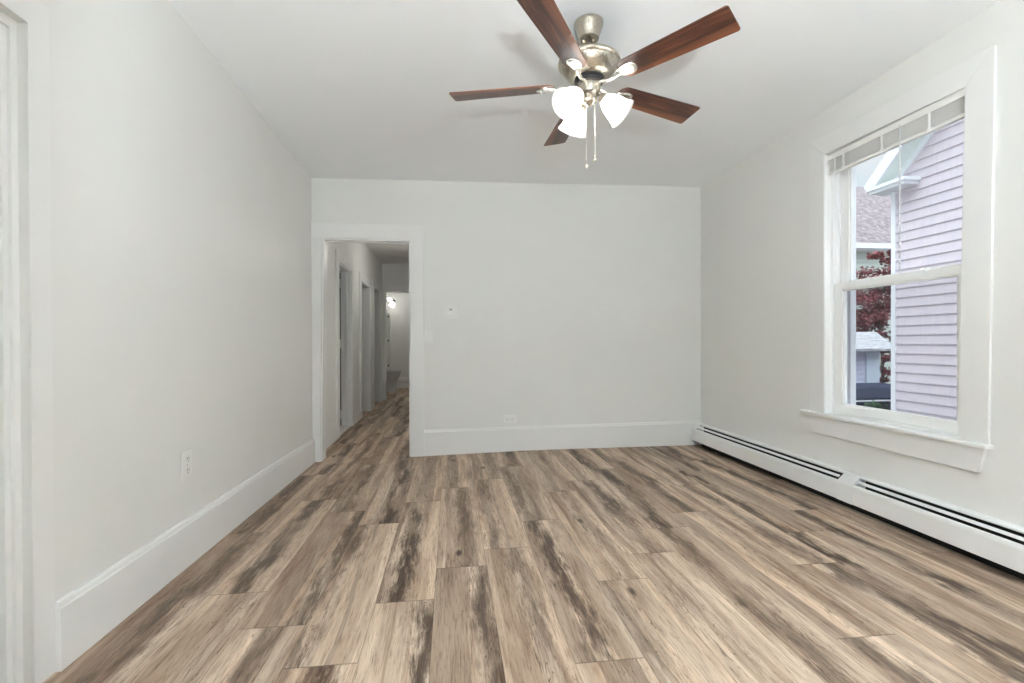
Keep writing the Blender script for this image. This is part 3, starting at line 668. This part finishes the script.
fp('switch_housing', M['nickel'], [(.035, -.296), (.050, -.300), (.054, -.306), (.054, -.338), (.050, -.349), (.040, -.355), (.036, -.359), (.036, -.380), (.030, -.390), (.018, -.396), (.010, -.404), (.004, -.408)], 48)
PH = -51.59
def make_blade():
    # local x outward, y across, origin at fan axis
    out = []
    r0, r1, w0, w1 = .165, .680, .056, .070
    n = 10
    for i in range(n + 1):                       # rounded root
        a = math.pi / 2 + math.pi * i / n
        out.append((r0 + .045 + .045 * math.cos(a), w0 * math.sin(a) if abs(math.sin(a)) > .02 else 0))
    rc = .012
    out += [(r1 - rc, -w1)] + [(r1 - rc + rc * math.sin(a), -w1 + rc - rc * math.cos(a)) for a in (R(30), R(60), R(90))]
    out += [(r1 - rc + rc * math.sin(a), w1 - rc + rc * math.cos(a)) for a in (R(90), R(60), R(30), R(0))]
    bm = bm_new(); add_prism(bm, out, 'z', -.003, .003); return bm
def make_iron():
    bm = bm_new()
    # arm, swept down from the flywheel and out under the blade
    add_tube(bm, [(.055, 0, -.004), (.085, 0, -.010), (.115, 0, -.020), (.145, 0, -.016), (.170, 0, -.010)], [.010, .009, .0085, .009, .010], 10)
    # medallion: rounded shield plate beneath the blade root
    pl = []
    for i in range(24):
        a = 2 * math.pi * i / 24; c, s = math.cos(a), math.sin(a)
        pl.append((.205 + .052 * c, (.020 + .022 * (c + 1) / 2) * s * (1.0 if c < .3 else 1.0)))
    add_prism(bm, pl, 'z', -.0085, -.003)
    pl2 = [(.205 + (x - .205) * .74, y * .74) for x, y in pl]; add_prism(bm, pl2, 'z', -.0125, -.0084)
    for x, y in ((.19, 0), (.235, .018), (.235, -.018)): add_lathe(bm, [(.004, 0), (.004, -.003), (.002, -.004)], 10, Matrix.Translation((x, y, -.0125)))
    return bm
bmesh_b, bmesh_i = make_blade(), make_iron()
ZB = -.305
b0 = i0 = None
for k in range(5):
    if k == 0:
        b = obj('blade', bmesh_b, M['blade'], fan, .0015); i_ = obj('blade_bracket', bmesh_i, M['silver'], fan); b0, i0 = b, i_
    else:
        b = b0.copy(); C.objects.link(b); i_ = i0.copy(); C.objects.link(i_)
    for o in (b, i_):
        o.location = (0, 0, ZB); o.rotation_mode = 'QUATERNION'
        o.rotation_quaternion = (Matrix.Rotation(R(PH + 72 * k), 4, 'Z') @ Matrix.Rotation(R(-12.45), 4, 'X')).to_quaternion()
# light kit
def shade_bm():
    prof = [(.026, 0), (.033, -.010), (.044, -.030), (.052, -.055), (.058, -.080), (.064, -.100), (.071, -.114), (.074, -.120)]
    ip = [(r - .003, z) for r, z in prof][::-1]
    bm = bm_new(); add_lathe(bm, prof + ip, 40, cap=False); return bm
SH = [(-18, 46, .0), (108, 42, .012), (215, 50, .012)]
for az, tilt, dr in SH:
    Rz = Matrix.Rotation(R(az), 4, 'Z'); T = Matrix.Translation((.066 + dr, 0, -.374)) @ Matrix.Rotation(R(-tilt), 4, 'Y'); full = Rz @ T
    bm = bm_new(); add_tube(bm, [Rz @ Vector(p) for p in ((.028, 0, -.351), (.045, 0, -.348), (.058 + dr, 0, -.358), (.066 + dr, 0, -.376))], .009, 10); obj('lamp_arm', bm, M['nickel'], fan)
    bm = bm_new(); add_lathe(bm, [(.012, .018), (.020, .014), (.028, .002), (.030, -.010), (.026, -.016)], 32, full); so = obj('socket', bm, M['nickel'], fan)
    bm = shade_bm(); bmesh.ops.transform(bm, matrix=full @ Matrix.Translation((0, 0, -.004)), verts=bm.verts[:]); sh = obj('lamp_shade', bm, M['shade'], fan, ang=60)
    bm = bm_new(); add_lathe(bm, [(.010, -.012), (.012, -.030), (.018, -.045), (.026, -.062), (.028, -.076), (.024, -.090), (.012, -.099), (.003, -.101)], 28, full); bu = obj('bulb', bm, M['bulb'], sh, ang=80)
for (x, y), ln_, in (((-.021, -.012), .695), ((.025, .0), .658)):
    bm = bm_new(); add_tube(bm, [(x, y, -.36), (x, y, -ln_ + .02)], .0017, 6)
    z = -.37
    while z > -ln_ + .02:
        add_lathe(bm, [(.0008, .002), (.0023, 0), (.0008, -.002)], 6, Matrix.Translation((x, y, z)), cap=True); z -= .006
    ch = obj('pull_chain', bm, M['silver'], fan)
    bm = bm_new(); add_lathe(bm, [(.002, .024), (.004, .018), (.008, .004), (.0095, -.006), (.007, -.014), (.002, -.018)], 16, Matrix.Translation((x, y, -ln_))); obj('fob', bm, M['silver'], ch)
# fill light added on the ceiling behind the camera, out of view
rl = tag(empty('ceiling_fill_light', (.6, -1.0, 2.606)), 'round unseen fill light added on the ceiling behind the viewer', 'fill light')
bm = bm_new(); add_lathe(bm, [(.19, 0), (.19, -.02), (.18, -.025)], 40); obj('lamp_base', bm, M['nickel'], rl)
bm = bm_new(); add_lathe(bm, [(.178, -.02), (.172, -.05), (.14, -.08), (.08, -.098), (.01, -.104)], 40); obj('lamp_shade', bm, M['rearfill'], rl)

for (x, y, z, mm, lab) in ((-.36, 7.3, 2.56, 'hallfill', 'small unseen globe added as fill light for the hallway'), (-.3, 11.0, 2.5, 'bathfill', 'small unseen globe added as fill light for the bathroom')):  # unseen globes added to brighten hall and bathroom
    q = tag(empty('ceiling_fill_light', (x, y, z)), lab, 'fill light')
    bm = bm_new(); add_lathe(bm, [(.10, 0), (.10, -.015), (.09, -.018)], 32); obj('lamp_base', bm, M['nickel'], q)
    bm = bm_new(); add_lathe(bm, [(.01, -.22), (.05, -.225), (.085, -.25), (.095, -.29), (.085, -.33), (.05, -.355), (.01, -.36)], 32); obj('lamp_shade', bm, M[mm], q)
    bm = bm_new(); add_tube(bm, [(0, 0, -.015), (0, 0, -.225)], .008, 10); obj('stem', bm, M['nickel'], q)
q = tag(empty('wall_fill_light', (HR, 5.45, .95)), 'small unseen fill light added on the right side of the hallway', 'wall lamp')  # added out of view to brighten the lower hall walls
bm = bm_new(); add_lathe(bm, [(.04, 0), (.038, -.012), (.012, -.02), (.012, -.05)], 24, Matrix.Rotation(R(90), 4, 'Y')); obj('back_plate', bm, M['nickel'], q)
bm = bm_new(); add_lathe(bm, [(.01, -.07), (.045, -.06), (.06, -.02), (.06, .02), (.045, .06), (.01, .07)], 28, Matrix.Translation((-.09, 0, 0))); obj('lamp_shade', bm, M['hallfill'], q)
# uplight added to brighten the ceiling, unseen behind the camera
fl = tag(empty('up_fill_light', (.2, -1.45, 0)), 'short nickel uplight added out of view to brighten the room', 'floor lamp')
bm = bm_new(); add_lathe(bm, [(.15, 0), (.15, .012), (.04, .03), (.015, .04)], 36); obj('base', bm, M['nickel'], fl)
bm = bm_new(); add_tube(bm, [(0, 0, .035), (0, 0, .86)], .011, 12); obj('pole', bm, M['nickel'], fl)
bm = bm_new(); add_lathe(bm, [(.02, .84), (.12, .87), (.22, .93), (.27, .965), (.265, .965), (.215, .935), (.115, .88), (.01, .86)], 40, cap=False); obj('lamp_shade', bm, M['nickel'], fl)
bm = bm_new(); add_lathe(bm, [(.02, .89), (.22, .945), (.24, .96), (.01, .964)], 32); obj('bulb', bm, M['upfill'], fl)

# ---------------------------------------------------------------- outside
GZ = -1.1
struct(box('ground', M['asphalt'], None, XR + .3, 45, -12, 45, GZ - .1, GZ), 'paved yard between the houses', 'ground')
# neighbouring lavender house: gable wall facing the window
nh = tag(empty('house', (6.3, 3.0, GZ)), 'lavender shingled house close outside the window with white rake boards', 'house')
sl = .92; yc, ye = 6.29, 2.6            # far corner, gable centre
zr = lambda y: 3.754 - sl * (y - 5.825)  # rake line on the wall
EXP = .131
bm = bm_new(); z = GZ
while z < 6.6:
    zt = z + EXP
    y_top = min(yc - .02, 5.825 + (3.754 - z) / sl) if z > 3.3 else yc - .02
    if y_top <= ye: break
    y_lo = 2 * ye - y_top
    yt2 = min(yc - .02, 5.825 + (3.754 - zt) / sl) if zt > 3.3 else yc - .02
    yl2 = 2 * ye - yt2
    vs = [bm.verts.new(p) for p in ((6.272, y_lo, z), (6.272, y_top, z), (6.288, yt2, zt), (6.288, yl2, zt), (6.30, y_lo, z), (6.30, y_top, z), (6.31, yt2, zt), (6.31, yl2, zt))]
    for f in ((0, 1, 2, 3), (0, 4, 5, 1), (3, 2, 6, 7), (1, 5, 6, 2), (0, 3, 7, 4)): bm.faces.new([vs[i] for i in f])
    z = zt
# side wall facing the back yard
add_box(bm, 6.30, 14, yc - .06, yc - .03, GZ, 3.2); add_box(bm, 6.30, 14, 2 * ye - yc + .03, 2 * ye - yc + .06, GZ, 3.2)
adopt(obj('shingle_siding', bm, M['siding'], smooth=False), nh)
bm = bm_new(); add_box(bm, 6.262, 6.38, yc - .022, yc + .045, GZ, 3.25); adopt(obj('corner_board', bm, M['extrim'], smooth=False), nh)
bm = bm_new(); add_box(bm, 6.262, 6.38, 2 * ye - yc - .045, 2 * ye - yc + .022, GZ, 3.25); adopt(obj('corner_board', bm, M['extrim'], smooth=False), nh)
xo = 6.014
for s in (1, -1):
    Y = (lambda y: y) if s == 1 else (lambda y: 2 * ye - y)
    ytip = 6.56
    # barge board
    adopt(prism('rake_board', M['extrim'], None, [(Y(6.365), 3.240), (Y(6.53), 3.255), (Y(6.53), zr(6.53) + .20), (Y(ye), zr(ye) + .22), (Y(ye), zr(ye) - .02)], 'x', xo, xo + .035), nh)
    adopt(prism('soffit', M['soffit'], None, [(Y(6.37), zr(6.37)), (Y(6.37), zr(6.37) + .02), (Y(ye), zr(ye) + .02), (Y(ye), zr(ye))], 'x', xo + .035, 6.30), nh)
    adopt(prism('frieze_board', M['extrim'], None, [(Y(6.27), zr(6.27) - .10), (Y(6.27), zr(6.27)), (Y(ye), zr(ye)), (Y(ye), zr(ye) - .10)], 'x', 6.25, 6.30), nh)
    adopt(prism('roof', M['shingles'], None, [(Y(6.52), zr(6.52) + .17), (Y(6.52), zr(6.52) + .20), (Y(ye), zr(ye) + .27), (Y(ye), zr(ye) + .22)], 'x', xo + .03, 14), nh)
    # boxed cornice return
    bm = bm_new(); a, b_ = sorted((Y(5.895), Y(6.50))); add_prism(bm, [(a, 3.205), (b_, 3.205), (b_, 3.25), (a, 3.25)], 'x', xo, 6.30)
    add_prism(bm, [(a + .03, 3.16), (b_ - .03, 3.16), (b_ - .03, 3.205), (a + .03, 3.205)], 'x', xo + .03, 6.30)
    adopt(obj('cornice_return', bm, M['extrim'], smooth=False), nh)
    bm = bm_new(); a, b_ = sorted((Y(6.25), Y(6.50))); add_box(bm, 6.30, 14, a, b_, 3.215, 3.32); adopt(obj('eave', bm, M['extrim'], smooth=False), nh)

# far house
fh = tag(empty('house', (15, 14, GZ)), 'pale green house with a grey brown shingle roof farther behind', 'house')
bm = bm_new(); z = GZ
while z < 3.85:
    vs = [bm.verts.new(p) for p in ((11.0, 14.28, z), (19.5, 14.28, z), (19.5, 14.30, z + .15), (11.0, 14.30, z + .15), (11, 14.32, z), (19.5, 14.32, z))]
    bm.faces.new(vs[:4]); bm.faces.new((vs[0], vs[4], vs[5], vs[1])); z += .15
add_box(bm, 11.0, 19.5, 14.31, 19, GZ, 3.95); adopt(obj('clapboard_siding', bm, M['greensiding'], smooth=False), fh)
adopt(box('gutter', M['extrim'], None, 10.7, 19.8, 13.92, 14.04, 3.94, 4.10), fh); adopt(box('soffit', M['extrim'], None, 10.7, 19.8, 14.0, 14.32, 3.90, 3.95), fh)
bm = bm_new()
A = [(10.65, 13.95, 4.06), (19.9, 13.95, 4.06), (16.9, 18.5, 7.42), (13.2, 18.5, 7.42), (10.65, 23, 4.06), (21.6, 23, 4.06)]
V = [bm.verts.new(a) for a in A]
A2 = [bm.verts.new((21.6, 13.95, 4.06))]
bm.faces.new((V[0], A2[0], bm.verts.new((17.75, 18.5, 7.42)), V[3])); 
bm.faces.new((V[0], V[3], V[4])); q = bm.verts.new((17.75, 18.501, 7.42)); bm.faces.new((A2[0], V[5], q)); bm.faces.new((V[3], q, V[5], V[4])); bm.faces.new((V[0], V[4], V[5], A2[0]))
for v in (V[1], V[2]): bm.verts.remove(v)
adopt(obj('roof', bm, M['shingles'], smooth=False), fh)
# shed
sd = tag(empty('shed', (9.9, 11, GZ)), 'small lavender shed with weathered grey roof beyond the lavender house', 'shed')
bm = bm_new(); z = GZ
while z < .80:
    vs = [bm.verts.new(p) for p in ((8.8, 10.98, z), (10.17, 10.98, z), (10.17, 11.0, z + .12), (8.8, 11.0, z + .12), (8.8, 11.02, z), (10.17, 11.02, z))]
    bm.faces.new(vs[:4]); bm.faces.new((vs[0], vs[4], vs[5], vs[1])); z += .12
add_box(bm, 8.8, 10.5, 11.01, 11.75, GZ, .8); adopt(obj('siding', bm, M['shedwall'], smooth=False), sd)
adopt(box('corner_board', mat('pale_blue_board', (.56, .62, .70), .7), None, 10.165, 10.52, 10.955, 11.1, GZ, .82), sd)
bm = bm_new(); add_prism(bm, [(10.75, .79), (10.75, .85), (11.35, 1.27), (11.95, .85), (11.95, .79), (11.35, 1.21)], 'x', 8.6, 10.80)
adopt(obj('roof', bm, M['shedroof'], smooth=False), sd)
# car
ca = tag(empty('car', (8.7, 9.4, GZ)), 'dark navy parked car partly visible at the bottom of the window', 'car')
bm = bm_new()
prof = [(6.75, -.75), (6.72, -.45), (6.85, -.28), (7.2, -.20), (7.5, -.10), (9.9, -.10), (10.3, -.22), (10.9, -.3), (11.0, -.5), (10.98, -.78)]
def car_sec(x):
    return x
add_prism(bm, [(x, z) for x, z in prof], 'y', 8.55, 10.2); adopt(obj('body', bm, M['carpaint'], None, .05), ca)
bm = bm_new()
lo_ = [(7.35, 8.62), (9.95, 8.62), (9.95, 10.13), (7.35, 10.13)]; hi_ = [(7.75, 8.85), (9.45, 8.85), (9.45, 9.9), (7.75, 9.9)]
a = [bm.verts.new((x, y, -.10)) for x, y in lo_]; b = [bm.verts.new((x, y, .11)) for x, y in hi_]
bm.faces.new(a[::-1]); bm.faces.new(b)
for i in range(4): bm.faces.new((a[i], a[(i + 1) % 4], b[(i + 1) % 4], b[i]))
adopt(obj('roof', bm, M['carpaint'], None, .04), ca)
adopt(box('chrome_strip', M['extrim'], None, 6.9, 10.6, 8.535, 8.552, -.125, -.10), ca)
bm = bm_new(); add_prism(bm, [(7.3, -.55), (7.45, -.20), (8.4, -.16), (8.4, -.55)], 'y', 8.535, 8.56); add_prism(bm, [(8.5, -.55), (8.5, -.16), (9.6, -.16), (9.95, -.5)], 'y', 8.535, 8.56)
adopt(obj('side_window', bm, M['carglass'], smooth=False), ca)
for x in (7.5, 10.1):
    bm = bm_new(); add_lathe(bm, [(.2, -.1), (.3, -.1), (.32, -.05), (.32, .05), (.3, .1), (.2, .1)], 28, Matrix.Translation((x, 8.6, GZ + .32)) @ Matrix.Rotation(R(90), 4, 'X')); adopt(obj('wheel', bm, M['tyre']), ca)

def leaf_cloud(bm, clusters, n, size, rnd, flat=.5):
    for _ in range(n):
        cx, cy, cz, r = rnd.choice(clusters)
        a, b_ = rnd.uniform(0, 2 * math.pi), rnd.gauss(0, .5); rr = r * math.sqrt(rnd.random())
        p = Vector((cx + rr * math.cos(a), cy + rr * math.sin(a), cz + flat * r * b_ * .5))
        q = Vector((rnd.uniform(-1, 1), rnd.uniform(-1, 1), rnd.uniform(-.6, .6))).normalized(); t_ = q.cross(Vector((rnd.uniform(-1, 1), rnd.uniform(-1, 1), rnd.uniform(-1, 1)))).normalized()
        s = size * rnd.uniform(.6, 1.3)
        bm.faces.new([bm.verts.new(p + q * s), bm.verts.new(p + t_ * s * .45), bm.verts.new(p - q * s), bm.verts.new(p - t_ * s * .45)])
mp = tag(empty('maple_tree', (12.4, 12.75, GZ)), 'dark red leaved maple tree in front of the green house', 'tree')
rnd = random.Random(3)
bm = bm_new(); base = Vector((12.4, 12.75, GZ))
add_tube(bm, [base, base + Vector((-.05, 0, .9)), base + Vector((-.12, -.05, 1.8)), base + Vector((-.3, -.1, 3.0)), base + Vector((-.3, -.1, 3.9))], [.05, .045, .035, .025, .012], 8)
cl_ = []
for (dx, z, r) in ((-.1, 3.75, .25), (.25, 3.5, .35), (-.15, 3.3, .42), (-.55, 3.0, .40), (.15, 2.95, .42), (-.85, 2.68, .42), (-.35, 2.60, .42), (.2, 2.62, .40), (-1.05, 2.28, .45), (-.5, 2.2, .45), (.05, 2.3, .42), (-1.1, 1.92, .42), (-.6, 1.82, .42), (0, 1.95, .40),
                   (-1.0, 1.6, .35), (-.45, 1.55, .30), (.1, 1.6, .38), (.05, 1.25, .25), (-.3, .72, .25), (-.05, .55, .28), (.15, .85, .25), (.2, .3, .2)):
    for d in (-.35, .25): cl_.append((base.x + dx, base.y + d + rnd.uniform(-.2, .2), z - .25 + rnd.uniform(-.16, .16), r * .75))
for cx, cy, cz, r in cl_[::2]:
    zz = min(cz - .15, base.z + 3.8); add_tube(bm, [(base.x - .15, base.y - .05, zz - .3), ((cx + base.x - .15) / 2, (cy + base.y) / 2, zz), (cx, cy, cz)], [.025, .015, .006], 6)
adopt(obj('trunk', bm, M['bark']), mp)
bm = bm_new(); leaf_cloud(bm, cl_, 10500, .055, rnd, .95); adopt(obj('foliage', bm, M['maple'], smooth=False), mp)
sh_ = tag(empty('shrub', (7.6, 8.05, GZ)), 'low green shrub in front of the navy car', 'shrub')
bm = bm_new(); leaf_cloud(bm, [(7.60, 8.05, -.16, .12), (7.66, 8.05, -.30, .20), (7.55, 8.02, -.6, .22), (7.66, 8.02, -.8, .22)], 1400, .03, rnd, 1.4); adopt(obj('foliage', bm, M['shrubleaf'], smooth=False), sh_)
bm = bm_new(); add_tube(bm, [(7.6, 8.05, GZ), (7.61, 8.05, -.7), (7.6, 8.04, -.4)], [.03, .02, .008], 8); adopt(obj('stem', bm, M['bark']), sh_)
